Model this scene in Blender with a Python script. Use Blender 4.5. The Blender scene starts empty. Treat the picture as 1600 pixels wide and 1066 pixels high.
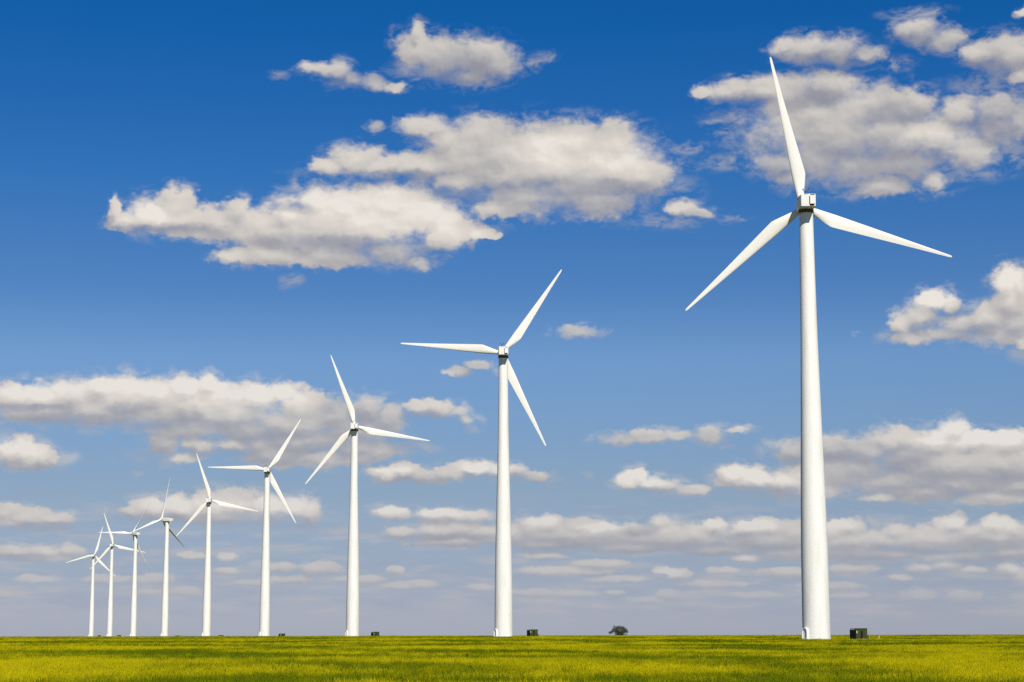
import bpy, bmesh, math, random
import numpy as np
from mathutils import Vector, Matrix

S = bpy.context.scene
C = S.collection
R = math.radians
random.seed(7)
rng = np.random.default_rng(11)

# ------------------------------------------------------------------ camera
F_PX, CX, CY = 3050.0, 800.0, 533.0          # focal length and centre measured in the 1600 px photograph
PITCH = math.atan(460.8 / F_PX)
ROLL = 0.0019
EYE = Vector((0, 0, 2.0))
Rv, Uv, Fv = Vector((1, 0, 0)), Vector((0, -math.sin(PITCH), math.cos(PITCH))), Vector((0, math.cos(PITCH), math.sin(PITCH)))
R2 = Rv * math.cos(ROLL) - Uv * math.sin(ROLL)
U2 = Rv * math.sin(ROLL) + Uv * math.cos(ROLL)
cd = bpy.data.cameras.new('camera')
cam = bpy.data.objects.new('camera', cd)
C.objects.link(cam)
cam.matrix_world = Matrix(((R2.x, U2.x, -Fv.x, EYE.x), (R2.y, U2.y, -Fv.y, EYE.y), (R2.z, U2.z, -Fv.z, EYE.z), (0, 0, 0, 1)))
cd.sensor_width = 36
cd.lens = 36 * F_PX / 1600
cd.clip_start = 0.5
cd.clip_end = 60000
S.camera = cam

def direction(px, py):
    """measured photograph position -> azimuth, elevation in degrees"""
    d = (Fv + R2 * ((px - CX) / F_PX) + U2 * ((CY - py) / F_PX)).normalized()
    return math.degrees(math.atan2(d.x, d.y)), math.degrees(math.asin(d.z))

# ------------------------------------------------------------------ sun, exposure
SUN_EL, SUN_AZ = R(40), R(180 - 16)            # azimuth clockwise from +Y: behind the camera, to the right
sd = bpy.data.lights.new('sun', 'SUN')
sd.energy = 5.0
sd.angle = R(0.53)
sd.color = (1.0, 0.94, 0.83)
sun = bpy.data.objects.new('sun', sd)
C.objects.link(sun)
to_sun = Vector((math.sin(SUN_AZ) * math.cos(SUN_EL), math.cos(SUN_AZ) * math.cos(SUN_EL), math.sin(SUN_EL)))
sun.rotation_euler = to_sun.to_track_quat('Z', 'Y').to_euler()
sun.location = (60, -80, 120)
S.view_settings.view_transform = 'Standard'
S.view_settings.look = 'None'
S.view_settings.exposure = 0.0
S.view_settings.gamma = 1.0
S.view_settings.use_curve_mapping = False
S.render.engine = 'CYCLES'
S.cycles.max_bounces = 6
S.cycles.diffuse_bounces = 3
S.cycles.use_denoising = False
S.cycles.use_adaptive_sampling = True
S.cycles.adaptive_threshold = 0.015
S.cycles.adaptive_min_samples = 16

# ------------------------------------------------------------------ node helper
class NT:
    def __init__(s, tree):
        s.t = tree
        s.n = tree.nodes
        s.n.clear()
    def new(s, kind, **kw):
        nd = s.n.new(kind)
        for k, v in kw.items():
            setattr(nd, k, v)
        return nd
    def put(s, sock, v):
        if isinstance(v, bpy.types.NodeSocket):
            s.t.links.new(v, sock)
        else:
            sock.default_value = v
    def math(s, op, a, b=0.0, c=0.0, clamp=False):
        nd = s.new('ShaderNodeMath', operation=op, use_clamp=clamp)
        s.put(nd.inputs[0], a); s.put(nd.inputs[1], b); s.put(nd.inputs[2], c)
        return nd.outputs[0]
    def vec(s, op, a, b=(0, 0, 0), c=None, scale=None):
        nd = s.new('ShaderNodeVectorMath', operation=op)
        s.put(nd.inputs[0], a); s.put(nd.inputs[1], b)
        if c is not None: s.put(nd.inputs[2], c)
        if scale is not None: s.put(nd.inputs[3], scale)
        return nd.outputs['Value'] if op in ('LENGTH', 'DOT_PRODUCT') else nd.outputs[0]
    def xyz(s, x, y, z):
        nd = s.new('ShaderNodeCombineXYZ')
        s.put(nd.inputs[0], x); s.put(nd.inputs[1], y); s.put(nd.inputs[2], z)
        return nd.outputs[0]
    def noise(s, vec, scale, detail=2.0, rough=0.5, lac=2.0, color=False):
        nd = s.new('ShaderNodeTexNoise')
        s.put(nd.inputs['Vector'], vec)
        nd.inputs['Scale'].default_value = scale
        nd.inputs['Detail'].default_value = detail
        nd.inputs['Roughness'].default_value = rough
        nd.inputs['Lacunarity'].default_value = lac
        return nd.outputs['Color' if color else 'Fac']
    def ramp(s, fac, stops, interp='LINEAR'):
        nd = s.new('ShaderNodeValToRGB')
        s.put(nd.inputs[0], fac)
        cr = nd.color_ramp
        cr.interpolation = interp
        while len(cr.elements) < len(stops): cr.elements.new(0.5)
        for e, (p, c) in zip(cr.elements, stops):
            e.position = p
            e.color = (*c, 1) if len(c) == 3 else c
        return nd.outputs[0]
    def mix(s, fac, a, b, blend='MIX'):
        nd = s.new('ShaderNodeMix', data_type='RGBA', blend_type=blend)
        s.put(nd.inputs[0], fac)
        for sock, v in ((nd.inputs[6], a), (nd.inputs[7], b)):
            s.put(sock, (*v, 1) if isinstance(v, tuple) and len(v) == 3 else v)
        return nd.outputs[2]
    def smooth(s, v, lo, hi, o0=0.0, o1=1.0):
        nd = s.new('ShaderNodeMapRange', interpolation_type='SMOOTHSTEP')
        s.put(nd.inputs[0], v); s.put(nd.inputs[1], lo); s.put(nd.inputs[2], hi)
        s.put(nd.inputs[3], o0); s.put(nd.inputs[4], o1)
        return nd.outputs[0]

# ------------------------------------------------------------------ sky with fair-weather cumulus
# puffs of each cloud: centre x, y and half width, half height, as measured in the photograph
PUFFS = [
 # small clouds at the top centre
 (648,78,30,32),(654,52,11,20),(690,92,62,36),(745,92,58,34),(772,98,38,26),(735,118,40,18),
 (500,108,36,12),(528,113,22,20),(545,124,26,13),(585,128,30,13),(615,135,20,9),
 # long upper cloud
 (670,198,50,18),(700,215,44,24),(750,210,52,32),(770,245,90,50),(850,240,90,50),(900,222,48,34),(965,220,42,34),
 (960,262,80,52),(900,290,110,45),(820,305,90,34),(1005,275,42,36),(930,318,70,24),(800,270,70,40),(730,250,60,40),
 (515,262,34,15),(555,250,46,24),(600,262,50,18),(660,260,60,24),(720,285,50,22),(770,325,40,16),(587,197,15,8),
 (1066,325,26,16),(1090,334,26,9),
 # bright middle cloud
 (178,325,9,20),(195,347,32,18),(235,335,44,30),(280,318,30,30),(285,345,70,28),(345,350,55,26),(372,328,22,20),(410,350,50,26),
 (445,335,36,28),(490,320,40,32),(540,325,60,36),(600,322,70,38),(650,335,70,40),(700,355,46,34),(690,375,40,20),(560,365,110,36),
 (460,375,80,28),(365,400,36,15),(430,397,70,19),(520,398,90,22),(610,392,70,24),(655,410,24,13),(745,362,30,10),(765,366,16,6),

 # top right group
 (1225,72,24,14),(1260,78,48,24),(1310,80,44,22),(1350,85,30,13),(1435,48,38,24),(1470,62,40,20),(1530,85,30,20),(1575,88,50,36),
 (1595,118,30,12),(1597,18,10,8),
 (1100,143,22,10),(1150,145,46,20),(1200,140,46,24),(1240,150,50,32),(1295,140,50,32),(1270,180,80,46),(1340,175,80,44),
 (1310,220,90,46),(1390,200,80,46),(1420,170,46,30),(1460,215,70,42),(1510,235,50,32),(1500,175,36,26),(1560,175,50,32),(1590,190,26,30),
 (1230,255,50,26),(1240,278,32,18),(1330,262,80,34),(1410,255,70,32),(1380,288,50,20),(1460,280,26,18),
 (1300,195,140,62),(1420,212,140,48),(1280,255,80,36),(860,262,150,60),(740,225,80,34),(560,345,150,40),(420,365,110,26),(1560,195,50,34),
 # right middle
 (1410,505,26,20),(1440,495,36,28),(1460,467,34,20),(1485,475,18,22),(1500,508,50,20),(1545,498,48,26),(1590,505,40,28),(1572,440,28,30),(1595,445,20,30),
 (1480,522,70,12),(1597,535,12,12),
 (905,519,38,12),(745,570,22,9),(718,580,24,7),

 # long bank on the left
 (15,618,40,24),(60,622,46,28),(110,618,46,30),(160,605,36,22),(200,610,46,28),(245,618,44,30),(290,608,40,26),(328,600,22,20),
 (350,625,50,32),(400,622,50,28),(440,615,34,20),(470,635,46,30),(520,650,46,32),(570,640,36,24),(605,655,30,24),(560,672,70,26),
 (60,645,90,20),(160,645,90,24),(260,648,90,26),(360,655,90,28),(450,665,80,28),(300,630,90,28),(200,630,90,26),
 (255,695,28,17),(310,698,34,18),(360,695,40,16),(405,692,26,12),(430,712,60,18),(500,715,60,16),(560,715,40,13),(590,705,30,14),(290,715,40,10),
 (660,637,26,14),(690,640,28,16),(715,645,20,12),(728,655,14,8),
 (10,705,28,22),(35,702,30,22),(65,714,28,17),(40,724,50,12),
 # small rows in the lower middle
 (600,743,34,12),(630,735,30,14),(665,745,36,10),(700,740,36,13),(740,732,40,14),(790,737,40,12),(835,743,28,9),
 (970,687,44,9),(1015,683,50,11),(1110,682,36,14),(1060,680,30,7),(1150,672,24,5),
 (985,752,28,15),(998,742,18,12),(1030,758,40,13),(1075,765,38,9),
 (1145,742,32,18),(1180,750,40,20),(1225,755,50,22),(1270,765,50,18),(1240,705,34,16),(1300,700,60,22),(1360,705,50,20),
 (1330,730,90,28),(1420,710,70,28),(1470,690,46,22),(1488,670,26,18),(1475,682,34,16),(1530,684,34,12),(1580,684,34,12),(1520,690,44,18),(1575,695,46,18),(1480,725,90,34),(1570,725,80,36),
 (1400,752,90,22),(1500,755,90,16),(1590,758,50,12),(1375,778,34,8),(1425,780,26,8),
 (380,672,90,20),(470,690,90,22),(560,700,70,20),(300,668,90,16),(1560,520,60,22),(1430,525,40,14),(1580,470,40,26),(1300,735,70,28),(1400,690,60,24),(1270,740,60,26),(1550,775,70,14),(1450,770,60,14),
 (205,800,20,10),(235,795,36,20),(280,795,44,22),(325,792,46,24),(375,788,46,24),(420,790,40,20),(465,792,38,20),(485,800,20,20),(340,808,130,12),
 (10,800,36,14),(45,808,44,15),(85,810,34,10),(20,818,50,8),(20,862,50,13),(70,862,36,12),(110,860,30,10),(60,872,70,7),
 (610,801,34,11),(690,804,44,11),(740,806,40,9),(630,832,34,9),(680,832,50,13),(750,832,50,15),(800,832,44,17),
 (825,825,28,18),(858,820,24,17),(910,822,34,13),(935,830,44,16),(990,828,30,13),(1035,815,24,10),(1040,828,44,16),(1085,835,44,14),
 (1118,824,28,14),(1165,828,40,14),(1200,825,34,15),(1240,830,40,16),(900,845,90,12),(1050,845,110,11),(1190,848,90,12),
 (1300,832,30,16),(1330,824,30,16),(1370,842,46,15),(1400,830,30,12),(1440,836,36,13),(1490,818,34,15),(1520,830,40,14),(1555,820,28,15),
 (1590,828,34,14),(1340,860,60,14),(1450,852,90,12),(1560,850,60,10),
 (900,835,110,18),(1040,838,120,18),(1180,842,110,18),(1320,845,110,20),(1450,842,110,20),(1560,840,80,20),(700,830,90,16),(1250,862,90,12),(1400,866,90,10),
 (850,850,60,10),(1000,855,110,10),(1130,858,90,10),(1350,866,90,11),(1480,870,90,10),(1580,864,60,14),(720,846,90,9),(880,892,90,8),(1240,893,60,8),(960,905,60,6),(1120,912,60,6),(1290,915,60,7),(560,905,50,6),(400,910,50,6),(160,905,50,7),(60,905,40,7),
 (850,867,40,6),(1162,871,30,7),(1060,898,24,9),(1035,892,18,6),(1440,886,30,9),(1480,882,38,11),(1520,890,24,7),(1578,890,22,14),(1330,888,46,10),
 (1408,902,22,6),(1595,900,16,14),(940,880,50,7),(1130,890,30,6),
 (355,870,22,7),(355,892,26,7),(300,868,24,6),(500,888,36,10),(430,885,36,8),(620,890,16,7),(620,915,36,6),(660,914,28,7),
 (240,905,36,8),(290,925,34,8),(230,925,24,6),(450,905,40,6),(5,928,18,6),
 (830,926,60,7),(900,928,50,6),(1020,938,46,7),(1045,930,22,8),(960,925,22,5),(1180,930,50,6),(1440,930,40,10),(1500,932,34,10),(1320,930,40,6),
 (750,918,30,6),
]
# greyer undersides and hollows of the same clouds
HOLLOWS = [(1400,180,60,16),(730,100,60,18),(905,522,50,12),(740,575,40,12),(970,686,60,9),(1100,684,60,11),(587,197,20,10),(545,124,60,14),(1300,90,80,16),(1435,62,44,16),(1540,105,60,16),(1090,338,40,9),(680,650,60,10),(800,745,80,7),(640,748,70,7),
 (850,854,60,8),(1000,860,120,8),(1130,864,100,8),(1350,872,90,9),(1480,874,100,9),(1580,872,60,9),(460,325,30,8),(240,355,90,7),
 (740,120,50,12),(540,378,120,10),(600,394,110,14),(660,405,30,12),(480,378,60,9),(960,300,90,14),(860,295,110,14),(760,300,90,16),(640,275,60,9),
 (930,322,90,12),(1275,150,36,18),(1430,240,70,26),(1330,258,90,32),(1240,265,50,30),(1400,270,90,22),(1560,190,50,30),(1340,240,60,20),(1160,155,40,9),
 (1280,90,50,9),(1450,68,40,10),(1520,200,30,18),(1540,515,80,14),(1450,510,30,14),(1500,490,24,9),
 (120,655,140,9),(60,640,50,7),(300,662,120,12),(420,680,120,15),(520,700,110,16),(570,660,50,26),(520,640,20,14),(330,708,60,8),(250,700,24,14),(620,695,40,12),(430,715,70,9),(200,640,30,8),
 (330,812,150,8),(470,818,40,7),(60,822,60,6),(20,872,60,5),(40,728,50,6),
 (1000,688,70,6),(1120,688,30,6),(1020,766,50,6),(1200,770,50,9),(1250,710,40,16),(1320,715,60,20),(1400,715,60,16),(1440,752,100,16),(1560,750,80,14),(1380,735,60,14),(1500,770,80,9),(1424,780,22,7),
 (690,838,90,6),(760,852,80,6),(900,850,90,9),(1060,855,110,9),(1200,858,80,8),(1400,862,100,9),(1540,852,80,9),(1450,860,60,8),(1000,830,24,7),(1160,842,30,7),
]
FAINT = [(1150,178,40,10),(1140,203,36,12),(1120,190,30,10),(1105,335,50,12),(1150,340,30,8),(838,97,16,16),(855,90,20,12),(455,438,20,12),(448,445,14,12),(104,715,22,12),(212,737,18,9),(915,742,13,7),(1336,521,10,6),(430,117,22,8),(620,60,16,26),(625,95,16,14),
 (590,265,140,14),(700,300,60,12),(470,285,20,20),(380,335,30,16),(1040,300,60,30),(1050,345,90,16),(1130,255,60,16),(1200,225,60,30),(1230,245,40,20),(1080,230,40,14),
 (1500,265,90,26),(1580,240,40,36),(1450,300,60,14),(1350,300,80,16),(1540,130,60,22),(1400,100,40,14),(1590,140,30,20),(1430,20,60,12),(1160,120,40,12),(1390,525,30,16),(1600,550,30,20),
 (640,700,50,12),(250,715,70,16),(130,668,120,10),(740,660,20,14),(170,800,30,14),(500,825,60,10),(90,830,50,12),(860,750,30,8),(1160,670,30,6),(1210,700,30,16),(780,580,20,8)]
# where the sun strikes the clouds most fully
GLOWS = [(560,330,120,30),(640,340,85,34),(500,332,60,26),(600,350,90,18),(700,365,40,14),(240,335,50,18),(870,235,70,26),(960,245,60,26),(1460,215,60,16),
 (60,612,60,14),(200,608,90,18),(310,610,60,22),(410,618,70,20),(340,640,40,14),(1455,465,30,14),(1575,440,24,24),(1490,672,44,16),(1545,688,70,12),(1460,690,30,10),(1000,750,40,12),(1160,740,34,10),(1240,750,40,10),(30,700,40,14),
 (300,788,90,12),(440,792,50,14),(1000,742,24,9),(1150,742,24,9),(1185,748,30,10),(340,602,22,16),(1310,820,30,9),(1480,818,30,9),(1560,818,30,9),
 (850,814,24,8),(940,824,30,7),(1110,818,22,8),(1180,822,36,8),(1042,897,22,7),(1455,880,40,7),(1580,885,18,8),(1162,870,26,4),(690,802,40,6),(610,799,26,6),(760,732,40,7),(610,738,30,7)]
W = bpy.data.worlds.new('World')
S.world = W
W.use_nodes = True
W.cycles.sampling_method = 'MANUAL'
W.cycles.sample_map_resolution = 256
SKY_STRENGTH = 0.1
# per-channel filter of the sky by elevation / 90 degrees
SKY_TINT = [(0.0, (.486, .534, .84)), (.009, (.458, .484, .736)), (.019, (.422, .45, .659)), (.0472, (.454, .485, .609)), (.0889, (.438, .576, .769)),
            (.112, (.275, .468, .725)), (.1483, (.140, .433, .763)), (.1704, (.088, .40, .77)), (.1982, (.038, .38, .765)), (.33, (.03, .33, .68)), (1.0, (.03, .27, .56))]

def build_world():
    g = NT(W.node_tree)
    tc = g.new('ShaderNodeTexCoord')
    d = tc.outputs['Generated']
    sep = g.new('ShaderNodeSeparateXYZ'); g.put(sep.inputs[0], d)
    x, y, z = sep.outputs
    az = g.math('MULTIPLY', g.math('ARCTAN2', x, y), 57.29578)
    el = g.math('MULTIPLY', g.math('ARCSINE', z), 57.29578)
    sky = g.new('ShaderNodeTexSky', sky_type='NISHITA', sun_disc=False)
    sky.sun_elevation = SUN_EL
    sky.sun_rotation = SUN_AZ
    sky.altitude = 800
    sky.air_density = 1.0
    sky.dust_density = 0.6
    sky.ozone_density = 2.0
    # the deep polarised blue of the photograph
    e01 = g.math('DIVIDE', el, 90.0, clamp=True)
    tint = g.ramp(e01, SKY_TINT)
    base = g.mix(1.0, sky.outputs[0], tint, 'MULTIPLY')
    # banks of far, hazy cloud low over the horizon
    band = g.noise(g.xyz(g.math('MULTIPLY', az, 0.45), g.math('MULTIPLY', el, 2.6), 9.0), 1.0, 6.0, 0.6)
    low = g.math('MULTIPLY', g.smooth(band, 0.46, 0.70), g.math('MULTIPLY', g.smooth(el, 0.1, 1.0), g.smooth(el, 4.6, 2.6)))
    base = g.mix(g.math('MULTIPLY', low, 0.55), base, (5.0, 4.75, 4.9))
    low2 = g.math('MULTIPLY', g.smooth(band, 0.50, 0.30), g.math('MULTIPLY', g.smooth(el, 0.1, 1.0), g.smooth(el, 5.5, 3.0)))
    base = g.mix(g.math('MULTIPLY', low2, 0.45), base, (3.3, 3.65, 4.7))
    p0 = g.xyz(az, el, 0.0)
    q = g.xyz(az, g.math('MULTIPLY', el, 1.35), 0.0)
    big = g.vec('SUBTRACT', g.noise(q, 0.75, 2.0, 0.5, color=True), (0.5, 0.5, 0.5))
    fine = g.vec('SUBTRACT', g.noise(q, 2.6, 3.5, 0.55, color=True), (0.5, 0.5, 0.5))
    amp = g.smooth(el, 0.0, 7.0, 0.35, 1.0)        # clouds further down are further away and smaller
    w = g.vec('ADD', g.vec('MULTIPLY', big, (0.38, 0.20, 0.0)), g.vec('MULTIPLY', fine, (0.38, 0.31, 0.0)))
    w = g.vec('SCALE', w, scale=amp)
    p = g.vec('ADD', p0, w)
    groups = {}
    def chain(puffs, p, grow, start, k):
        """smooth union of ellipses, kept in a node group of its own so that it can be used twice"""
        key = (id(puffs), grow)
        if key not in groups:
            t = bpy.data.node_groups.new('puffs', 'ShaderNodeTree')
            t.interface.new_socket('P', in_out='INPUT', socket_type='NodeSocketVector')
            t.interface.new_socket('D', in_out='OUTPUT', socket_type='NodeSocketFloat')
            c = NT(t)
            gi, go = c.new('NodeGroupInput'), c.new('NodeGroupOutput')
            f = start
            for (cx, cy, rx, ry) in puffs:
                a, e = direction(cx, cy)
                a2, _ = direction(cx + 1, cy); _, e2 = direction(cx, cy - 1)
                ix = 1.0 / (rx * grow * (a2 - a)); iy = 1.0 / (ry * grow * (1.12 if cy > 650 else 1.0) * (e2 - e))
                v = c.vec('MULTIPLY_ADD', gi.outputs[0], (ix, iy, 0.0), (-a * ix, -e * iy, 0.0))
                f = c.math('SMOOTH_MIN', f, c.vec('LENGTH', v), k)
            c.put(go.inputs[0], f)
            groups[key] = t
        nd = g.new('ShaderNodeGroup', node_tree=groups[key])
        g.put(nd.inputs[0], p)
        return nd.outputs[0]
    dist = chain(PUFFS, p, 1.17, 2.0, 0.3)
    up = g.math('MULTIPLY', g.smooth(el, 0.0, 9.0, 0.13, 0.34), 1.0)
    dist_up = chain(PUFFS, g.vec('ADD', p, g.xyz(g.math('MULTIPLY', up, 0.35), up, 0.0)), 1.17, 2.0, 0.3)
    soft = g.vec('ADD', p0, g.vec('SCALE', w, scale=1.0))
    hol = chain(HOLLOWS, soft, 1.75, 2.0, 0.4)
    glo = chain(GLOWS, soft, 1.6, 2.0, 0.4)
    fbm = g.noise(q, 2.0, 7.0, 0.61)
    wisp = g.noise(g.vec('ADD', g.vec('MULTIPLY', q, (0.8, 1.1, 1.0)), g.vec('SCALE', big, scale=1.2)), 1.4, 6.0, 0.62)
    faint = chain(FAINT, p, 1.3, 2.0, 0.3)
    lump = g.noise(q, 1.3, 3.0, 0.45)
    lump_s = g.noise(g.vec('ADD', q, (0.08, 0.16, 0.0)), 1.3, 3.0, 0.45)
    mottle = g.noise(g.vec('ADD', q, (7.0, 3.0, 5.0)), 0.55, 3.0, 0.5)
    # away from the frame the same kind of sky goes on
    cov = g.noise(g.vec('MULTIPLY', q, (0.14, 0.24, 1.0)), 1.0, 3.0, 0.55)
    out_az = g.smooth(g.math('ABSOLUTE', az), 15.6, 18.5)
    out_el = g.smooth(el, 19.2, 21.5)
    outside = g.math('MAXIMUM', out_az, out_el)
    f_out = g.math('MULTIPLY', g.math('SUBTRACT', cov, 0.60), g.math('MULTIPLY', outside, 7.0))
    f_in = g.math('SUBTRACT', 1.0, dist)
    f = g.math('MAXIMUM', f_in, g.math('ADD', f_out, g.math('MULTIPLY', g.math('SUBTRACT', 1.0, outside), -2.0)))
    dens = g.math('ADD', f, g.math('MULTIPLY', g.math('SUBTRACT', fbm, 0.5), 1.05))
    dens = g.math('ADD', dens, g.smooth(el, 11.0, 14.0, 0.0, 0.13))
    # crisp tops, soft undersides: wherever the shaded hollow lies the edge thins out slowly
    h = g.smooth(hol, 1.0, 0.15)
    gl = g.smooth(glo, 1.0, 0.2)
    width = g.math('ADD', 0.30, g.math('MULTIPLY', h, 0.30))
    width = g.math('ADD', width, g.smooth(el, 11.0, 15.0, 0.0, 0.22))
    width = g.math('ADD', width, g.math('MULTIPLY', g.smooth(mottle, 0.42, 0.65), 0.35))
    alpha = g.math('DIVIDE', g.math('SUBTRACT', dens, 0.0), width, clamp=True)
    alpha = g.smooth(alpha, 0.0, 1.0)
    # thin torn fringes round the clouds and a few faint shreds of their own
    fr = g.math('MULTIPLY', g.smooth(f, -0.42, 0.12), g.smooth(wisp, 0.46, 0.66))
    fa = g.math('MULTIPLY', g.smooth(faint, 1.0, 0.2), g.smooth(wisp, 0.40, 0.62))
    thin = g.math('MAXIMUM', g.math('MULTIPLY', fr, 0.42), g.math('MULTIPLY', fa, 0.55))
    alpha = g.math('MULTIPLY', alpha, g.math('SUBTRACT', 1.0, g.math('MULTIPLY', h, 0.08)))
    alpha = g.math('MAXIMUM', alpha, thin)
    thick = g.smooth(dens, 0.05, 0.7)
    relief = g.math('SUBTRACT', lump, lump_s)
    lit = g.smooth(g.math('SUBTRACT', dist_up, dist), -0.55, 0.75, -0.20, 0.24)
    s = g.math('ADD', 0.515, g.math('MULTIPLY', relief, 0.58))
    s = g.math('ADD', s, lit)
    s = g.math('SUBTRACT', s, g.smooth(el, 13.2, 15.6, 0.02, 0.15))
    s = g.math('ADD', s, g.math('MULTIPLY', g.math('SUBTRACT', mottle, 0.5), 0.30))
    s = g.math('ADD', s, g.math('MULTIPLY', thick, 0.06))
    s = g.math('ADD', s, g.math('MULTIPLY', gl, 0.36))
    s = g.math('SUBTRACT', s, g.math('MULTIPLY', h, 0.33))
    col = g.ramp(s, [(0.0, (0.33, 0.32, 0.35)), (0.25, (0.425, 0.41, 0.415)), (0.52, (0.58, 0.55, 0.515)), (0.85, (0.76, 0.70, 0.63)), (1.0, (0.86, 0.81, 0.73))])
    # far clouds sink into the pale air near the horizon
    air = g.ramp(e01, [(0.0, (0.34, 0.37, 0.43)), (0.05, (0.36, 0.38, 0.47)), (0.1, (0.40, 0.45, 0.56))])
    veil = g.ramp(e01, [(0.0, (0.2,) * 3), (0.012, (0.36,) * 3), (0.03, (0.66,) * 3), (0.055, (0.86,) * 3), (0.11, (0.97,) * 3), (0.3, (1.0,) * 3)])
    col = g.mix(veil, air, col)
    alpha = g.math('MULTIPLY', alpha, g.math('MULTIPLY', g.smooth(el, 0.1, 2.4, 0.45, 1.0), 0.97))
    col = g.vec('SCALE', col, scale=1.0 / SKY_STRENGTH)
    final = g.mix(alpha, base, col)
    bg = g.new('ShaderNodeBackground')
    g.put(bg.inputs[0], final); bg.inputs[1].default_value = SKY_STRENGTH
    out = g.new('ShaderNodeOutputWorld')
    g.t.links.new(bg.outputs[0], out.inputs[0])

build_world()

# ------------------------------------------------------------------ materials
def material(name, color, rough=0.6, spec=0.5, noise=None, bump=None):
    m = bpy.data.materials.new(name); m.use_nodes = True
    g = NT(m.node_tree)
    b = g.new('ShaderNodeBsdfPrincipled')
    o = g.new('ShaderNodeOutputMaterial')
    g.t.links.new(b.outputs[0], o.inputs[0])
    b.inputs['Roughness'].default_value = rough
    b.inputs['Specular IOR Level'].default_value = spec
    tc = g.new('ShaderNodeTexCoord').outputs['Object']
    if noise:
        sc, dark, lo, hi = noise
        v = g.vec('MULTIPLY', tc, sc)
        n = g.noise(v, 1.0, 5.0, 0.6)
        g.put(b.inputs['Base Color'], g.mix(g.smooth(n, lo, hi), (*color,), (*dark,)))
    else:
        b.inputs['Base Color'].default_value = (*color, 1)
    if bump:
        bn = g.new('ShaderNodeBump'); bn.inputs['Strength'].default_value = bump[1]; bn.inputs['Distance'].default_value = 0.02
        g.put(bn.inputs['Height'], g.noise(tc, bump[0], 3.0))
        g.t.links.new(bn.outputs[0], b.inputs['Normal'])
    return m

M_TOWER = material('tower_paint', (0.80, 0.79, 0.75), 0.5, 0.3, noise=((0.9, 0.9, 0.12), (0.70, 0.69, 0.64), 0.45, 0.75))
M_BLADE = material('blade_gelcoat', (0.80, 0.785, 0.73), 0.5, 0.3, noise=((1.5, 1.5, 0.5), (0.70, 0.67, 0.59), 0.55, 0.85))
M_NAC = material('nacelle_fibreglass', (0.80, 0.79, 0.75), 0.5, 0.3, noise=((0.8, 0.8, 0.8), (0.70, 0.69, 0.65), 0.5, 0.85))
M_DARK = material('dark_recess', (0.012, 0.014, 0.01), 0.95, 0.05)
M_STEEL = material('dark_steel', (0.05, 0.05, 0.055), 0.5)
M_DOOR = material('door_paint', (0.80, 0.80, 0.78), 0.5)
M_GREY = material('grey_steel', (0.35, 0.35, 0.34), 0.5, noise=((3, 3, 3), (0.22, 0.21, 0.2), 0.5, 0.7))
M_GREEN = material('olive_cabinet_paint', (0.050, 0.062, 0.022), 0.6, 0.12, noise=((2, 2, 2), (0.038, 0.046, 0.018), 0.45, 0.7))
M_GREEN_SHADE = material('shaded_green_fins', (0.012, 0.016, 0.009), 0.8, 0.1)  # cabinet green darkened: shade on the radiator side put into the colour
M_LABEL = material('white_label', (0.75, 0.75, 0.7), 0.5)
M_CONC = material('concrete', (0.34, 0.33, 0.30), 0.9, 0.2, noise=((2, 2, 2), (0.25, 0.24, 0.21), 0.4, 0.6))
M_BARK = material('tree_bark', (0.07, 0.055, 0.04), 0.9, 0.1, noise=((4, 4, 1), (0.04, 0.03, 0.02), 0.4, 0.6))

# ------------------------------------------------------------------ mesh helpers
def mesh_obj(name, verts, faces, mats, parent=None, smooth=False, mi=None, loc=None, angle=None):
    me = bpy.data.meshes.new(name)
    me.from_pydata([tuple(v) for v in verts], [], faces)
    for m in (mats if isinstance(mats, (list, tuple)) else [mats]): me.materials.append(m)
    if smooth: me.polygons.foreach_set('use_smooth', [True] * len(me.polygons))
    if mi: me.polygons.foreach_set('material_index', mi)
    me.update()
    if angle is not None: me.set_sharp_from_angle(angle=angle)
    o = bpy.data.objects.new(name, me)
    C.objects.link(o)
    if parent: o.parent = parent
    if loc: o.location = loc
    return o

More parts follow.
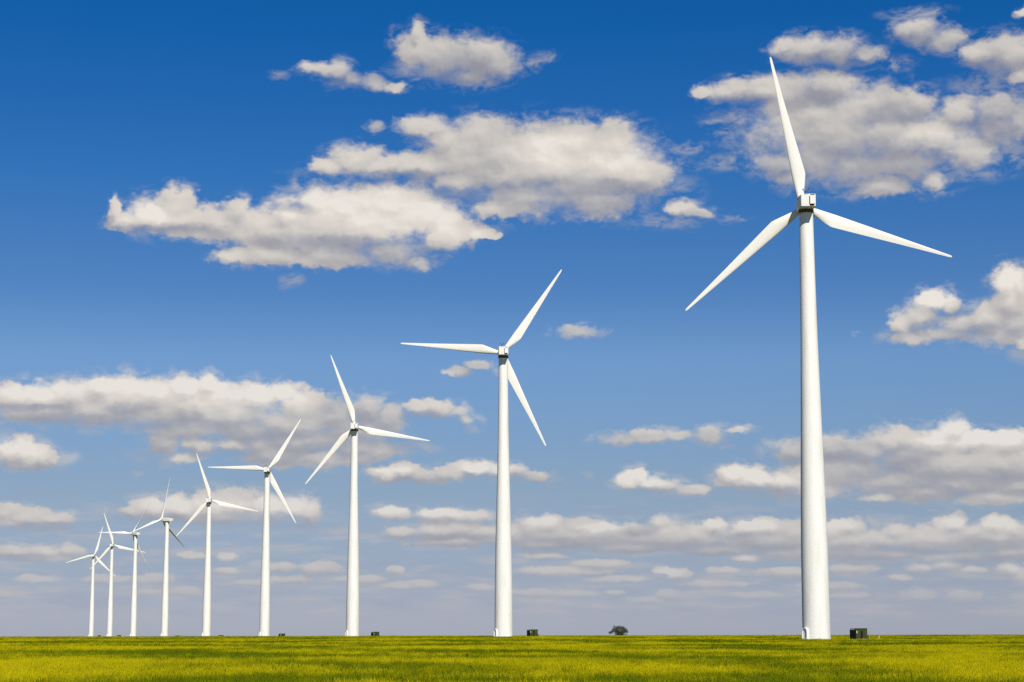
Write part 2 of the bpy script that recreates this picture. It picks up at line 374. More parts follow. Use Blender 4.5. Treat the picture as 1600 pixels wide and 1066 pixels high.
class MB:
    """collects solids in local coordinates"""
    def __init__(s): s.v = []; s.f = []
    def box(s, c, d, rot=None, bevel=0.0):
        bm = bmesh.new()
        bmesh.ops.create_cube(bm, size=1.0)
        for v in bm.verts: v.co = Vector((v.co.x * d[0], v.co.y * d[1], v.co.z * d[2]))
        if bevel: bmesh.ops.bevel(bm, geom=list(bm.edges), offset=bevel, segments=2, affect='EDGES')
        s.take(bm, c, rot); return s
    def take(s, bm, c=(0, 0, 0), rot=None):
        n = len(s.v)
        bm.verts.ensure_lookup_table()
        for v in bm.verts:
            co = v.co.copy()
            if rot: co = rot @ co
            s.v.append(co + Vector(c))
        for f in bm.faces: s.f.append([n + v.index for v in f.verts])
        bm.free()
    def tube(s, pts, rad, seg=8, cap=True):
        """round bar along a list of points with one radius each"""
        n = len(s.v)
        pts = [Vector(p) for p in pts]
        rad = rad if isinstance(rad, (list, tuple)) else [rad] * len(pts)
        for i, p in enumerate(pts):
            t = (pts[min(i + 1, len(pts) - 1)] - pts[max(i - 1, 0)]).normalized()
            a = t.orthogonal().normalized() if i == 0 else (a - t * a.dot(t)).normalized()
            b = t.cross(a)
            for j in range(seg):
                w = 2 * math.pi * j / seg
                s.v.append(p + (a * math.cos(w) + b * math.sin(w)) * rad[i])
        for i in range(len(pts) - 1):
            for j in range(seg):
                j2 = (j + 1) % seg
                s.f.append([n + i * seg + j, n + i * seg + j2, n + (i + 1) * seg + j2, n + (i + 1) * seg + j])
        if cap:
            s.f.append([n + j for j in range(seg)][::-1])
            s.f.append([n + (len(pts) - 1) * seg + j for j in range(seg)])
        return s
    def lathe(s, prof, seg=32, axis='Z', cap=True):
        n = len(s.v)
        for (r, h) in prof:
            for j in range(seg):
                w = 2 * math.pi * j / seg
                if axis == 'Z': s.v.append(Vector((r * math.cos(w), r * math.sin(w), h)))
                else: s.v.append(Vector((r * math.cos(w), h, r * math.sin(w))))
        for i in range(len(prof) - 1):
            for j in range(seg):
                j2 = (j + 1) % seg
                q = [n + i * seg + j, n + i * seg + j2, n + (i + 1) * seg + j2, n + (i + 1) * seg + j]
                s.f.append(q if axis == 'Z' else q[::-1])
        if cap:
            a = [n + j for j in range(seg)]; b = [n + (len(prof) - 1) * seg + j for j in range(seg)]
            s.f.append(a[::-1] if axis == 'Z' else a); s.f.append(b if axis == 'Z' else b[::-1])
        return s
    def obj(s, name, mat, parent=None, smooth=False, angle=R(35), loc=None):
        return mesh_obj(name, s.v, s.f, mat, parent, smooth, loc=loc, angle=angle if smooth else None)

def tag(o, label, cat, group=None, kind=None):
    if label: o['label'] = label
    if cat: o['category'] = cat
    if group: o['group'] = group
    if kind: o['kind'] = kind
    return o

def empty(name, loc):
    o = bpy.data.objects.new(name, None); C.objects.link(o); o.location = loc
    o.empty_display_size = 1.0
    return o

# ------------------------------------------------------------------ terrain
def gz(y):
    return np.interp(y, [0, 60, 291, 445, 600, 700], [0, 0, 0.66, 1.08, 1.20, 1.22])

def ground_z(x, y):
    return gz(y) + 0.10 * np.sin(x * 0.021 + 1.0) * np.sin(y * 0.027) * np.clip((420 - y) / 200, 0, 1)

def wheat_colors(g, pos):
    """patches of ripening and greener wheat, the same in the standing crop and on the ground sheet"""
    v = g.vec('MULTIPLY', pos, (1.0, 0.55, 0.0))
    n1 = g.noise(v, 0.075, 3.0, 0.5)
    n2 = g.noise(v, 0.5, 3.0, 0.6)
    n3 = g.noise(g.vec('MULTIPLY', pos, (0.35, 1.0, 0.0)), 0.022, 3.0, 0.55)
    m = g.math('ADD', g.math('MULTIPLY', n1, 0.62), g.math('MULTIPLY', n2, 0.16))
    m = g.math('ADD', m, g.math('MULTIPLY', n3, 0.30))
    m = g.math('ADD', m, g.math('MULTIPLY', g.math('SUBTRACT', g.noise(pos, 2.2, 2.0, 0.6), 0.5), 0.10))
    return g.smooth(m, 0.482, 0.60)

mg = bpy.data.materials.new('wheat_ground'); mg.use_nodes = True
def _ground():
    g = NT(mg.node_tree)
    b = g.new('ShaderNodeBsdfPrincipled'); o = g.new('ShaderNodeOutputMaterial')
    g.t.links.new(b.outputs[0], o.inputs[0])
    b.inputs['Roughness'].default_value = 0.9
    b.inputs['Specular IOR Level'].default_value = 0.05
    pos = g.new('ShaderNodeNewGeometry').outputs['Position']
    pt = wheat_colors(g, pos)
    c = g.mix(pt, (0.075, 0.088, 0.003), (0.24, 0.205, 0.004))
    n = g.noise(g.vec('MULTIPLY', pos, (0.3, 0.05, 0.0)), 0.06, 5.0, 0.65)
    c = g.mix(g.smooth(n, 0.45, 0.72), c, (0.09, 0.095, 0.004))
    sp = g.noise(pos, 2.5, 3.0, 0.7)
    c = g.mix(g.smooth(sp, 0.35, 0.7), c, (0.10, 0.10, 0.004))
    g.put(b.inputs['Base Color'], c)
    bn = g.new('ShaderNodeBump'); bn.inputs['Strength'].default_value = 0.6; bn.inputs['Distance'].default_value = 0.25
    g.put(bn.inputs['Height'], g.noise(pos, 1.6, 4.0, 0.7))
    g.t.links.new(bn.outputs[0], b.inputs['Normal'])
_ground()

ys = np.concatenate([np.linspace(-400, 0, 5), np.linspace(10, 640, 64), [700, 760, 800, 900, 1100, 1400, 1800, 2500, 4000, 7000, 12000, 20000, 32000]])
us = np.linspace(-1, 1, 61)
V, Fc = [], []
for y in ys:
    hw = 500 + max(y, 0) * 1.3
    for u in us:
        x = u * hw
        z = float(ground_z(x, y)) + float(np.interp(y, [640, 760], [0, 0.62]))
        V.append((x, y, z))
nx = len(us)
for i in range(len(ys) - 1):
    for j in range(nx - 1):
        a = i * nx + j
        Fc.append((a, a + 1, a + nx + 1, a + nx))
ground = mesh_obj('ground', V, Fc, mg, smooth=True)
tag(ground, None, None, kind='structure')

# ------------------------------------------------------------------ standing wheat
def leaf_mat(name, green, ripe, trans):
    m = bpy.data.materials.new(name); m.use_nodes = True
    g = NT(m.node_tree)
    o = g.new('ShaderNodeOutputMaterial')
    pos = g.new('ShaderNodeNewGeometry').outputs['Position']
    pt = wheat_colors(g, pos)
    rnd = g.new('ShaderNodeObjectInfo').outputs['Random']
    t = g.math('ADD', pt, g.math('MULTIPLY', g.math('SUBTRACT', rnd, 0.5), 0.28), clamp=True)
    c = g.mix(t, green, ripe)
    df = g.new('ShaderNodeBsdfDiffuse'); g.put(df.inputs[0], c)
    tr = g.new('ShaderNodeBsdfTranslucent'); g.put(tr.inputs[0], c)
    mx = g.new('ShaderNodeMixShader'); mx.inputs[0].default_value = trans
    g.t.links.new(df.outputs[0], mx.inputs[1]); g.t.links.new(tr.outputs[0], mx.inputs[2])
    g.t.links.new(mx.outputs[0], o.inputs[0])
    return m
M_HEAD = leaf_mat('wheat_ears', (0.110, 0.155, 0.004), (0.53, 0.465, 0.006), 0.15)
M_LEAF = leaf_mat('wheat_leaves', (0.054, 0.088, 0.003), (0.30, 0.285, 0.004), 0.3)

def wheat_clump(seed, n=16, rad=0.24):
    rs = random.Random(seed)
    v, f, mi = [], [], []
    def tri(a, b, c, m): 
        k = len(v); v.extend([a, b, c]); f.append((k, k + 1, k + 2)); mi.append(m)
    def quad(a, b, c, d, m):
        k = len(v); v.extend([a, b, c, d]); f.append((k, k + 1, k + 2, k + 3)); mi.append(m)
    for i in range(n):
        a = rs.uniform(0, 2 * math.pi); r = rad * math.sqrt(rs.random())
        b = Vector((r * math.cos(a), r * math.sin(a), 0))
        h = rs.gauss(0.68, 0.045)
        lean = Vector((rs.gauss(0.05, 0.05), rs.gauss(0, 0.05), 0))
        top = b + lean + Vector((0, 0, h))
        sd_ = Vector((math.cos(a + 1.3), math.sin(a + 1.3), 0)) * 0.004
        mid = b + lean * 0.4 + Vector((0, 0, h * 0.55))
        quad(b - sd_, b + sd_, mid + sd_, mid - sd_, 1)
        quad(mid - sd_, mid + sd_, top + sd_ * .7, top - sd_ * .7, 1)
        # ear: a slim four-sided spindle, nodding a little
        L = rs.uniform(0.075, 0.10); w = rs.uniform(0.007, 0.010)
        ax = (Vector((rs.gauss(0.25, 0.2), rs.gauss(0, 0.2), 1))).normalized()
        o1 = ax.orthogonal().normalized(); o2 = ax.cross(o1)
        k = len(v)
        ring = [top + ax * L * 0.35 + (o1 * math.cos(q) + o2 * math.sin(q)) * w for q in (0, 1.57, 3.14, 4.71)]
        v.extend([top] + ring + [top + ax * L])
        for j in range(4):
            f.append((k, k + 1 + (j + 1) % 4, k + 1 + j)); mi.append(0)
            f.append((k + 5, k + 1 + j, k + 1 + (j + 1) % 4)); mi.append(0)
        for j in range(4):   # awns
            q = rs.uniform(0, 6.28); dv = o1 * math.cos(q) + o2 * math.sin(q)
            s0 = top + ax * L * rs.uniform(0.3, 0.8)
            e = s0 + ax * rs.uniform(0.06, 0.10) + dv * 0.022
            wv = dv.cross(ax) * 0.0016
            tri(s0 - wv, s0 + wv, e, 0)
        # leaves: bent blades
        for j in range(3):
            q = rs.uniform(0, 6.28); dv = Vector((math.cos(q), math.sin(q), 0)); sv = Vector((-dv.y, dv.x, 0)) * rs.uniform(0.006, 0.009)
            z0 = h * rs.uniform(0.25, 0.85)
            s0 = b + lean * (z0 / h) + Vector((0, 0, z0))
            s1 = s0 + dv * 0.07 + Vector((0, 0, 0.11)); s2 = s1 + dv * 0.11 + Vector((0, 0, rs.uniform(-0.05, 0.06)))
            quad(s0 - sv * .6, s0 + sv * .6, s1 + sv, s1 - sv, 1)
            tri(s1 - sv, s1 + sv, s2, 1)
    me = bpy.data.meshes.new('wheat_clump'); me.from_pydata([tuple(p) for p in v], [], f)
    me.materials.append(M_HEAD); me.materials.append(M_LEAF)
    me.polygons.foreach_set('material_index', mi); me.update()
    return bpy.data.objects.new('wheat_clump', me)
clumps = bpy.data.collections.new('wheat_clumps')
for i in range(6): clumps.objects.link(wheat_clump(50 + i))

# ------------------------------------------------------------------ turbine positions (fitted to the photograph)
TURB = [  # x, y, rotor phase, yaw, pitch
 (43.8, 284.5, -11.0, -2.2, 0), (-2.0, 440, 35.2, 1.5, 0), (-48.7, 600.5, -19.3, 2, 0), (-95.4, 759, 32.3, 2, 0), (-144.6, 932, -17.0, 2, 0),
 (-191.5, 1086, 9, 52, -78), (-237.4, 1235, 30, 38, -55), (-284, 1391, -17.0, 2, 0), (-334.6, 1567, 15.4, 2, 0)]

def scatter():
    pts = []
    bands = [(24, 60, 11, 1.0), (60, 110, 10, 1.0), (110, 180, 5.0, 1.25), (180, 300, 2.4, 1.6), (300, 460, 1.0, 2.1), (460, 720, 0.45, 2.9)]
    for y0, y1, dens, hs in bands:
        a = 0.30
        area = a * (y1 * y1 - y0 * y0) + 20 * (y1 - y0)
        n = int(area * dens)
        y = np.sqrt(rng.uniform(y0 * y0, y1 * y1, n)); x = rng.uniform(-1, 1, n) * (a * y + 10)
        pts.append(np.stack([x, y, np.full(n, hs)], 1))
    P = np.concatenate(pts)
    x, y = P[:, 0], P[:, 1]
    keep = np.ones(len(P), bool)
    for (tx, ty, *_r) in TURB[:4]:     # mown pads round the towers and their cabinets
        keep &= ((x - tx - 2.5) / 8.5) ** 2 + ((y - ty + 0.5) / 6.0) ** 2 > 1
    # wheel tracks left by the sprayer, running obliquely through the crop
    u = (x * 0.985 + y * 0.17)
    tr = np.abs(((u + 6 + 0.8 * np.sin(y * 0.02)) % 27.0) - 13.5)
    keep &= ~((np.abs(tr - 0.9) < 0.22) & (y < 330))
    P = P[keep]; x, y = P[:, 0], P[:, 1]
    z = ground_z(x, y)
    wave = 0.5 * np.sin(x * 0.11 + 1.7 * np.sin(y * 0.045)) * np.sin(y * 0.075 + x * 0.02) + 0.3 * np.sin(x * 0.37 + y * 0.21) * np.sin(y * 0.3 - x * 0.1)
    sz = 1.0 + 0.10 * wave + rng.normal(0, 0.085, len(P))
    me = bpy.data.meshes.new('wheat_crop')
    me.vertices.add(len(P))
    me.vertices.foreach_set('co', np.stack([x, y, z], 1).astype(np.float32).ravel())
    sc = me.attributes.new('clump_scale', 'FLOAT_VECTOR', 'POINT')
    sc.data.foreach_set('vector', np.stack([P[:, 2], P[:, 2], sz], 1).astype(np.float32).ravel())
    ro = me.attributes.new('clump_rot', 'FLOAT_VECTOR', 'POINT')
    ro.data.foreach_set('vector', np.stack([rng.normal(0, .06, len(P)), rng.normal(0, .06, len(P)), rng.uniform(0, 6.28, len(P))], 1).astype(np.float32).ravel())
    ix = me.attributes.new('clump_kind', 'INT', 'POINT')
    ix.data.foreach_set('value', rng.integers(0, 6, len(P)).astype(np.int32))
    o = bpy.data.objects.new('wheat_crop', me); C.objects.link(o)
    print('wheat clumps', len(P))
    ng = bpy.data.node_groups.new('standing_wheat', 'GeometryNodeTree')
    ng.interface.new_socket('Geometry', in_out='INPUT', socket_type='NodeSocketGeometry')
    ng.interface.new_socket('Geometry', in_out='OUTPUT', socket_type='NodeSocketGeometry')
    N, Lk = ng.nodes, ng.links
    gi, go = N.new('NodeGroupInput'), N.new('NodeGroupOutput')
    iop = N.new('GeometryNodeInstanceOnPoints')
    ci = N.new('GeometryNodeCollectionInfo'); ci.inputs['Collection'].default_value = clumps
    ci.inputs['Separate Children'].default_value = True; ci.inputs['Reset Children'].default_value = True
    iop.inputs['Pick Instance'].default_value = True
    def attr(name, t):
        a = N.new('GeometryNodeInputNamedAttribute'); a.data_type = t; a.inputs['Name'].default_value = name
        return a.outputs['Attribute']
    Lk.new(gi.outputs[0], iop.inputs['Points']); Lk.new(ci.outputs[0], iop.inputs['Instance'])
    Lk.new(attr('clump_kind', 'INT'), iop.inputs['Instance Index'])
    Lk.new(attr('clump_scale', 'FLOAT_VECTOR'), iop.inputs['Scale'])
    Lk.new(attr('clump_rot', 'FLOAT_VECTOR'), iop.inputs['Rotation'])
    Lk.new(iop.outputs[0], go.inputs[0])
    md = o.modifiers.new('standing_wheat', 'NODES'); md.node_group = ng
    tag(o, 'yellow-green field of standing wheat in front of the wind turbines', 'wheat field', kind='stuff')
scatter()

# ------------------------------------------------------------------ wind turbine
def section(c, n=9, round_=0.0, thick=0.16, cam_=0.02):
    """airfoil outline from a circle (round_=1) to a wing profile; leading edge at -0.35c"""
    pts = []
    for side in (1, -1):
        rngk = range(n) if side == 1 else range(n - 2, 0, -1)
        for k in rngk:
            t = 0.5 * (1 - math.cos(math.pi * k / (n - 1)))
            yt = 5 * thick * (0.2969 * math.sqrt(t) - 0.126 * t - 0.3516 * t ** 2 + 0.2843 * t ** 3 - 0.1036 * t ** 4)
            yc = cam_ * 4 * t * (1 - t)
            ax_, ay = (t - 0.35), yc + side * yt
            w = math.pi * k / (n - 1)
            cx_, cy_ = -0.5 * math.cos(w), side * 0.5 * math.sin(w)
            pts.append((c * (ax_ * (1 - round_) + cx_ * round_), c * (ay * (1 - round_) + cy_ * round_)))
    return pts

BLADE_R = 23.6
def blade_mesh():
    st = []
    for r, rd, th, tw in ((0.9, 1.0, .5, 0), (1.5, 0.85, .5, 3), (2.3, 0.5, .42, 6), (3.2, 0.22, .34, 9), (4.2, 0.06, .29, 11), (4.85, 0.0, .27, 12), (5.15, 0, .265, 12), (6.5, 0, .25, 10), (8.5, 0, .23, 8),
                          (10.5, 0, .21, 6), (13.5, 0, .19, 4), (16.5, 0, .17, 2.2), (19.5, 0, .16, 1.0), (21.8, 0, .15, 0.4), (23.1, 0, .15, 0), (23.45, 0, .14, 0), (BLADE_R, 0, .14, 0)):
        le = np.interp(r, [0.9, 2.3, 5.0, 10, 16, 23.1, 23.45, BLADE_R], [0.48, 0.52, 0.56, 0.44, 0.30, 0.16, 0.12, 0.04])
        te = np.interp(r, [0.9, 1.4, 5.0, 5.15, 10, 16, 23.1, 23.45, BLADE_R], [0.48, 0.50, 1.52, 1.50, 1.12, 0.66, 0.18, 0.12, 0.04])
        st.append((r, float(le + te), float(le / (le + te)), rd, th, tw))
    v, f = [], []
    n = 16
    for (r, c, lead, rd, th, tw) in st:
        s = section(c, 9, rd, th)
        shift = (-(lead) + (0.35 * (1 - rd) + 0.5 * rd)) * c
        a = -R(tw)
        bend = 0.35 * (r / BLADE_R) ** 2
        for (x, y) in s:
            x += shift
            v.append((x * math.cos(a) - y * math.sin(a), x * math.sin(a) + y * math.cos(a) - bend * 0.0, r))
    for i in range(len(st) - 1):
        for j in range(n):
            j2 = (j + 1) % n
            f.append((i * n + j, i * n + j2, (i + 1) * n + j2, (i + 1) * n + j))
    f.append(tuple(range(n))[::-1]); f.append(tuple((len(st) - 1) * n + j for j in range(n)))
    me = bpy.data.meshes.new('blade'); me.from_pydata(v, [], f); me.materials.append(M_BLADE)
    me.polygons.foreach_set('use_smooth', [True] * len(f)); me.update()
    bm = bmesh.new(); bm.from_mesh(me); bmesh.ops.recalc_face_normals(bm, faces=bm.faces); bm.to_mesh(me); bm.free()
    me.set_sharp_from_angle(angle=R(50))
    return me
BLADE = blade_mesh()
HUB_H = 65.0
TILT = R(4.5)
ROTOR_Y = 4.6

def tower_prof():
    z = [0, 1, 5, 14, 21, 28.5, 36, 44.5, 54, 63.55]
    r = [2.02, 2.01, 1.99, 1.93, 1.80, 1.62, 1.44, 1.25, 1.12, 1.03]
    return [(a, b) for a, b in zip(r, z)]

def build_turbine():
    t = empty('wind_turbine', (0, 0, 0))
    tw = MB().lathe([(2.6, -0.9), (2.6, 0.05)], 40)
    tw.obj('foundation', M_CONC, t, True)
    mb = MB(); mb.lathe([(r, z + 0.055) for r, z in tower_prof()], 72)
    tower = mb.obj('tower', M_TOWER, t, True)
    for z in (21.4, 43.0):
        fl = MB()
        rr = float(np.interp(z, [p[1] for p in tower_prof()], [p[0] for p in tower_prof()]))
        fl.lathe([(rr + 0.004, z - 0.035), (rr + 0.009, z - 0.025), (rr + 0.009, z + 0.025), (rr + 0.004, z + 0.035)], 72, cap=False)
        fl.obj('flange_seam', M_TOWER, tower, True)
    MB().lathe([(1.10, 63.45), (1.16, 63.55), (1.16, 63.95), (1.05, 64.0)], 48).obj('yaw_ring', M_STEEL, t, True)
    # door on the left of the tower, an oval frame standing proud of the shell, with a small stair
    da = R(180 + 33)
    dx, dy = math.cos(da), math.sin(da)
    rot = Matrix(((-dy, dx, 0), (dx, dy, 0), (0, 0, 1)))     # columns: across, outwards, up
    def oval(w, h, n=28):
        out = []
        for k in range(n):
            a = 2 * math.pi * k / n
            cxx, czz = math.cos(a), math.sin(a)
            out.append((w * (abs(cxx) ** 0.62) * (1 if cxx > 0 else -1), h * (abs(czz) ** 0.62) * (1 if czz > 0 else -1)))
        return out
    def to(p): return rot @ Vector((p[0], p[1], 0)) + Vector((0, 0, p[2]))
    o1, o2 = oval(0.56, 1.12), oval(0.42, 0.97)
    v, f = [], []
    n = 28
    for ring, out in ((o1, 1.80), (o1, 2.30), (o2, 2.30), (o2, 2.12)):
        for (a, h) in ring: v.append(to((a, out, h + 1.35)))
    for k in range(3):
        for j in range(n):
            j2 = (j + 1) % n
            f.append((k * n + j, k * n + j2, (k + 1) * n + j2, (k + 1) * n + j))
    fr = mesh_obj('door_frame', v, f, M_DOOR, t)
    v = [to((a, 2.14, h + 1.35)) for (a, h) in oval(0.45, 1.0)] + [to((a, 2.18, h + 1.35)) for (a, h) in oval(0.40, 0.95)]
    f = [tuple(range(n)), tuple(range(n, 2 * n))] + [(j, (j + 1) % n, n + (j + 1) % n, n + j) for j in range(n)]
    door = mesh_obj('door', v, f, M_DOOR, t)
    hm = MB(); hm.tube([to((0.25, 2.18, 1.3)), to((0.25, 2.26, 1.3)), to((0.25, 2.26, 1.5)), to((0.25, 2.18, 1.5))], 0.015, 6)
    hm.obj('door_handle', M_STEEL, door)
    stm = MB()
    r3 = rot.to_3x3()
    for k in range(2):
        c = to((0, 2.45 + 0.22 * k, 0.17 * (1 - k) + 0.09)); stm.box(c, (0.9, 0.24, 0.035), r3)
    for s_ in (-0.46, 0.46):
        stm.tube([to((s_, 2.35, 0.0)), to((s_, 2.35, 1.25)), to((s_, 2.8, 0.95)), to((s_, 2.8, 0.0))], 0.02, 6)
    stm.obj('door_steps', M_GREY, t)
    # nacelle, in a frame tilted up towards the rotor
    nt = Matrix.Rotation(TILT, 4, 'X')
    def section_box(y, w, h, zc, bv):
        pts = []
        for (sx, sz, a0) in ((1, 1, 0), (-1, 1, 90), (-1, -1, 180), (1, -1, 270)):
            for k in range(4):
                a = R(a0 + 30 * k)
                pts.append(Vector((sx * (w / 2 - bv) + bv * math.cos(a), y, zc + sz * (h / 2 - bv) + bv * math.sin(a))))
        return pts
    secs = [(-3.47, 2.02, 1.74, 0.0, .10), (-3.40, 2.16, 1.86, 0.0, .13), (-1.2, 2.30, 1.92, 0.0, .13), (1.5, 2.36, 1.96, 0.0, .13), (3.2, 2.22, 1.9, 0.0, .25), (3.95, 1.9, 1.7, 0.0, .5)]
    v, f = [], []
    for s_ in secs: v += section_box(*s_)
    for i in range(len(secs) - 1):
        for j in range(16):
            j2 = (j + 1) % 16
            f.append((i * 16 + j, (i + 1) * 16 + j, (i + 1) * 16 + j2, i * 16 + j2))
    f.append(tuple(range(16))); f.append(tuple(5 * 16 + j for j in range(16))[::-1])
    nac = mesh_obj('nacelle', v, f, M_NAC, t, True, angle=R(28))
    nac.matrix_local = Matrix.Translation((0, 0, HUB_H)) @ nt
    # details of the rear face
    MB().box((0.62, -3.475, 0.79), (0.62, 0.03, 0.13)).obj('vent_grille', M_DARK, nac)
    hood = MB()
    hood.v += [Vector(p) for p in ((0.20, -3.46, 0.60), (0.95, -3.46, 0.60), (0.95, -3.46, -0.62), (0.20, -3.46, -0.62),
                                    (0.26, -3.60, 0.56), (0.93, -3.60, 0.56), (0.93, -3.66, -0.55), (0.26, -3.66, -0.55))]
    hood.f += [(4, 5, 6, 7), (0, 1, 5, 4), (1, 2, 6, 5), (3, 0, 4, 7)]
    hood.obj('air_outlet_hood', M_NAC, nac)
    MB().box((0.52, -3.50, -0.66), (0.62, 0.08, 0.24)).obj('air_outlet', M_DARK, nac)
    MB().box((0.165, -3.49, 0.02), (0.07, 0.05, 1.2)).obj('panel_seam', M_STEEL, nac)
    MB().box((-0.35, -3.47, 0.845), (0.52, 0.03, 0.035)).obj('sensor_bracket', M_STEEL, nac)
    MB().box((-0.4, -3.474, 0.02), (0.9, 0.012, 1.3), bevel=0.004).obj('service_hatch', M_NAC, nac)
    an = MB()
    an.tube([(-0.35, -3.30, 0.90), (-0.35, -3.30, 1.36)], 0.05, 6)
    an.tube([(-0.72, -3.30, 1.50), (-0.6, -3.30, 1.32), (-0.08, -3.30, 1.32), (0.05, -3.30, 1.62)], 0.035, 6)
    an.box((-0.74, -3.3, 1.60), (0.22, 0.16, 0.2), bevel=.04); an.box((0.07, -3.3, 1.70), (0.24, 0.14, 0.18), bevel=.04)
    an.obj('wind_sensor_mast', M_STEEL, nac)
    # rotor hub and spinner
    hb = MB(); hb.lathe([(0.55, 3.9), (0.95, 4.0), (1.02, 4.3), (1.02, 5.0), (0.85, 5.45), (0.5, 5.8), (0.08, 5.95)], 32, 'Y')
    hub = hb.obj('rotor_hub', M_NAC, t, True)
    hub.matrix_local = nac.matrix_local.copy()
    for k in range(3):
        b = bpy.data.objects.new('blade', BLADE); C.objects.link(b); b.parent = t
    return t

def children(o): return [c for c in C.objects if c.parent == o]
def copy_tree(o, parent=None):
    c = o.copy(); C.objects.link(c); c.parent = parent
    for ch in children(o): copy_tree(ch, c)
    return c

def pose(t, x, y, z, phase, yaw, pitch):
    t.location = (x, y, z)
    head = Matrix.Translation((0, 0, HUB_H)) @ Matrix.Rotation(R(yaw), 4, 'Z') @ Matrix.Rotation(TILT, 4, 'X')
    k = 0
    for c in children(t):
        n = c.name.split('.')[0]
        if n in ('nacelle', 'rotor_hub'): c.matrix_local = head
        elif n == 'blade':
            c.matrix_local = head @ Matrix.Translation((0, ROTOR_Y, 0)) @ Matrix.Rotation(R(phase + 120 * k), 4, 'Y') @ Matrix.Rotation(-R(pitch), 4, 'Z')
            k += 1

proto = build_turbine()
LABELS = [
 'largest and nearest white wind turbine, rightmost whole one, blades in front of clouds',
 'second nearest white wind turbine with one blade pointing level to the left',
 'third nearest white wind turbine, topmost blade tip against the end of the cloud bank',
 'white wind turbine fourth in the row, level left blade and one blade raised right',
 'white wind turbine fifth in the row, next to the one with a dark blade',
 'white wind turbine turned sideways, one thin blade dark, its nacelle seen from the side',
 'white wind turbine with thin edge-on blades, just left of the sideways one',
 'second smallest wind turbine of the row, between the farthest one and a thin-bladed one',
 'farthest and smallest white wind turbine of the row, at its left end',
 'distant wind turbine cut off by the right edge, only a blade tip showing',
]
spots = [(x, y, float(gz(y)) - (0 if y < 700 else 0.0), ph, yw, pt) for (x, y, ph, yw, pt) in TURB]
a_r = math.tan(math.atan((1633 - 800) / F_PX))
spots.append((a_r * 1790, 1790, 1.2, 29.5, 16, 0))
for i, s_ in enumerate(spots):
    t = proto if i == 0 else copy_tree(proto)
    pose(t, *s_)
    tag(t, LABELS[i], 'wind turbine', 'wind turbines standing in the wheat field')

# ------------------------------------------------------------------ transformer cabinets beside the towers
def build_cabinet():
    t = empty('transformer_cabinet', (0, 0, 0))
    MB().box((0, 0, -0.15), (3.0, 2.3, 0.4)).obj('concrete_pad', M_CONC, t)
    MB().box((0.35, 0, 0.88), (1.75, 1.5, 1.60), bevel=0.02).obj('cabinet_body', M_GREEN, t)
    lid = MB(); lid.box((0.30, 0, 1.72), (1.92, 1.66, 0.075), bevel=0.015); lid.obj('lid', M_GREEN, t)
    for sx in (-0.12, 0.86):
        d = MB().box((sx + (0.0 if sx < 0 else 0.02), -0.765, 0.84), (0.66 if sx < 0 else 0.56, 0.035, 1.42), bevel=0.01).obj('cabinet_door', M_GREEN, t)
    MB().box((0.375, -0.785, 0.80), (0.27, 0.012, 1.40)).obj('door_gap', M_DARK, t)
    h = MB(); h.tube([(0.16, -0.77, 0.75), (0.16, -0.83, 0.75), (0.16, -0.83, 0.95), (0.16, -0.77, 0.95)], 0.015, 6); h.obj('door_handle', M_STEEL, t)
    MB().box((-0.36, -0.787, 1.36), (0.10, 0.008, 0.26)).obj('warning_label', M_LABEL, t)
    # radiator bank on the left
    tk = MB().box((-0.93, 0.05, 0.86), (0.78, 1.2, 1.52), bevel=0.02).obj('transformer_tank', M_GREEN_SHADE, t)
    MB().box((-0.95, 0.0, 1.70), (0.62, 1.45, 0.07), bevel=0.015).obj('radiator_cap', M_GREEN_SHADE, t)
    fin = None
    for k in range(9):
        o = MB().box((0, 0, 0), (0.03, 0.17, 1.3)).obj('radiator_fin', M_GREEN_SHADE, t) if fin is None else bpy.data.objects.new('radiator_fin', fin)
        if fin is None: fin = o.data
        else: C.objects.link(o); o.parent = t
        o.location = (-1.27 + 0.085 * k, -0.64, 0.86)
    # cable box on the right
    MB().box((1.34, 0.1, 0.52), (0.22, 0.75, 0.95), bevel=0.04).obj('cable_box', M_GREEN, t)
    return t
cab = build_cabinet()
CABS = [(1342.0, 0, 'large green transformer cabinet nearest the camera, beside the biggest turbine tower'),
        (832.0, 1, 'green transformer cabinet right of the second nearest turbine tower'),
        (586.3, 2, 'small green transformer cabinet right of the third nearest turbine tower'),
        (440.5, 3, 'tiny green transformer cabinet right of the fourth tower in the row'),
        (345.0, 4, 'dark cabinet top just showing over the wheat right of the fifth tower'),
        (277.0, 5, 'faint dark cabinet top right of the sideways turbine tower'),
        (186.0, 7, 'dark cabinet top right of the second farthest tower'),
        (155.0, 8, 'dark cabinet top right of the farthest tower at the left end')]
for i, (px, ti, lab) in enumerate(CABS):
    t = cab if i == 0 else copy_tree(cab)
    x, y = TURB[ti][0], TURB[ti][1]
    az, _ = direction(px, 995)
    yy = y - 0.5
    lift = {0: 0.0, 1: 0.0, 2: -0.22, 3: -0.50, 4: -0.95, 5: -1.0, 7: -0.45, 8: -0.35}[ti]
    t.location = (math.tan(R(az)) * yy, yy, float(gz(yy)) + lift)
    t.rotation_euler = (0, 0, R(-4))
    t.scale = (0.93, 0.93, 1.34)
    tag(t, lab, 'transformer cabinet', 'transformer cabinets beside the turbine towers')

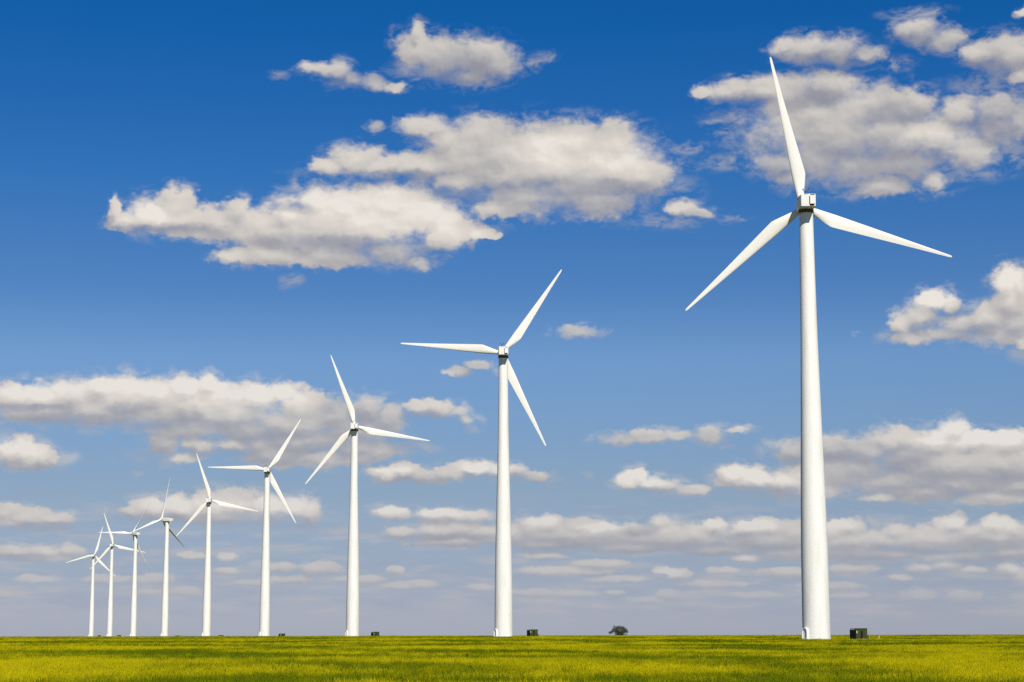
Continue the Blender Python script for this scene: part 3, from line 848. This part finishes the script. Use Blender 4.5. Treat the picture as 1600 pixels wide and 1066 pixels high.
# ------------------------------------------------------------------ marker posts
def post(name, px, y, top, rad, mat, label):
    az, _ = direction(px, 995)
    z = float(gz(y))
    o = MB().tube([(0, 0, -0.2), (0, 0, top - 0.03), (0, 0, top)], [rad, rad, rad * 0.5], 8).obj(name, mat)
    o.location = (math.tan(R(az)) * y, y, z)
    tag(o, label, 'marker post', 'thin marker posts near the cabinets')
post('marker_post', 1373.5, 283, 1.4, 0.028, M_LABEL, 'thin pale marker post in the wheat right of the largest cabinet')
post('marker_post', 1358.5, 287, 1.75, 0.022, M_GREY, 'thin grey post just right of the largest green cabinet')
post('marker_post', 844.5, 441, 1.6, 0.04, M_GREY, 'thin grey post right of the second green cabinet')

# ------------------------------------------------------------------ lone tree
M_FOL = bpy.data.materials.new('tree_foliage'); M_FOL.use_nodes = True
def _fol():
    g = NT(M_FOL.node_tree)
    o = g.new('ShaderNodeOutputMaterial')
    pos = g.new('ShaderNodeTexCoord').outputs['Object']
    n = g.noise(pos, 0.9, 3.0)
    c = g.mix(g.smooth(n, 0.35, 0.65), (0.035, 0.055, 0.022), (0.075, 0.095, 0.035))
    df = g.new('ShaderNodeBsdfDiffuse'); g.put(df.inputs[0], c)
    tr = g.new('ShaderNodeBsdfTranslucent'); g.put(tr.inputs[0], c)
    mx = g.new('ShaderNodeMixShader'); mx.inputs[0].default_value = 0.2
    g.t.links.new(df.outputs[0], mx.inputs[1]); g.t.links.new(tr.outputs[0], mx.inputs[2])
    g.t.links.new(mx.outputs[0], o.inputs[0])
_fol()
def tree():
    D = 1800.0
    s = D / F_PX                                   # metres per photograph pixel at the tree
    az, _ = direction(968.5, 985)
    t = empty('lone_tree', (math.tan(R(az)) * D, D, 1.0))
    tag(t, 'lone dark green spreading tree on the horizon', 'tree')
    rs = random.Random(4)
    tr = MB()
    tr.tube([(0, 0, -0.5), (0.1, 0, 1.6), (0, 0, 3.2)], [0.6, 0.45, 0.34], 10)
    lobes = [(-8.6, 3.6, 1.9, 1.6), (-5.6, 6.0, 2.0, 2.2), (-5.2, 8.6, 0.8, 1.5), (-2.6, 7.2, 2.4, 2.4), (0.2, 7.6, 2.6, 2.3), (3.0, 7.0, 2.4, 2.4), (5.2, 5.4, 2.2, 2.3),
             (-3.0, 4.4, 2.6, 2.1), (0.2, 3.8, 3.0, 2.6), (2.8, 3.8, 2.4, 2.2), (-0.6, 1.9, 2.6, 1.4), (2.4, 1.8, 2.0, 1.1), (-3.9, 1.7, 1.1, 0.9), (5.6, 2.0, 0.8, 0.7), (6.6, 4.2, 1.2, 1.2), (-7.0, 4.4, 1.3, 1.2)]
    for (lx, lz, a, b) in lobes:
        tr.tube([(0.05 * lx, 0, 1.6 if lz < 3 else 2.6), (lx * 0.45, rs.uniform(-1, 1), 2.0 + 0.45 * (lz - 2)), (lx * 0.9, rs.uniform(-1.5, 1.5), lz)], [0.26, 0.15, 0.05], 6)
    tr.obj('trunk', M_BARK, t, True)
    v, f = [], []
    for (lx, lz, a, b) in lobes:
        n = int(150 * a * b)
        ly = rs.uniform(-1.8, 1.8)
        for k in range(n):
            d = Vector((rs.gauss(0, 1), rs.gauss(0, 1), rs.gauss(0, 1))).normalized() * (rs.random() ** 0.45)
            c = Vector((lx + d.x * a, ly + d.y * a * 1.1, lz + d.z * b))
            if c.z < 0.4: continue
            u = Vector((rs.gauss(0, 1), rs.gauss(0, 1), rs.gauss(0, 1))).normalized()
            w = u.orthogonal().normalized(); q = rs.uniform(0.12, 0.24)
            k0 = len(v)
            v += [c - u * q, c + w * q * .7, c + u * q, c - w * q * .7]
            f.append((k0, k0 + 1, k0 + 2, k0 + 3))
    cr = mesh_obj('crown', v, f, M_FOL, t)
    for c in (cr,): pass
    t.scale = (1.0, 1.0, 1.05)
tree()
print('objects', len(C.objects))
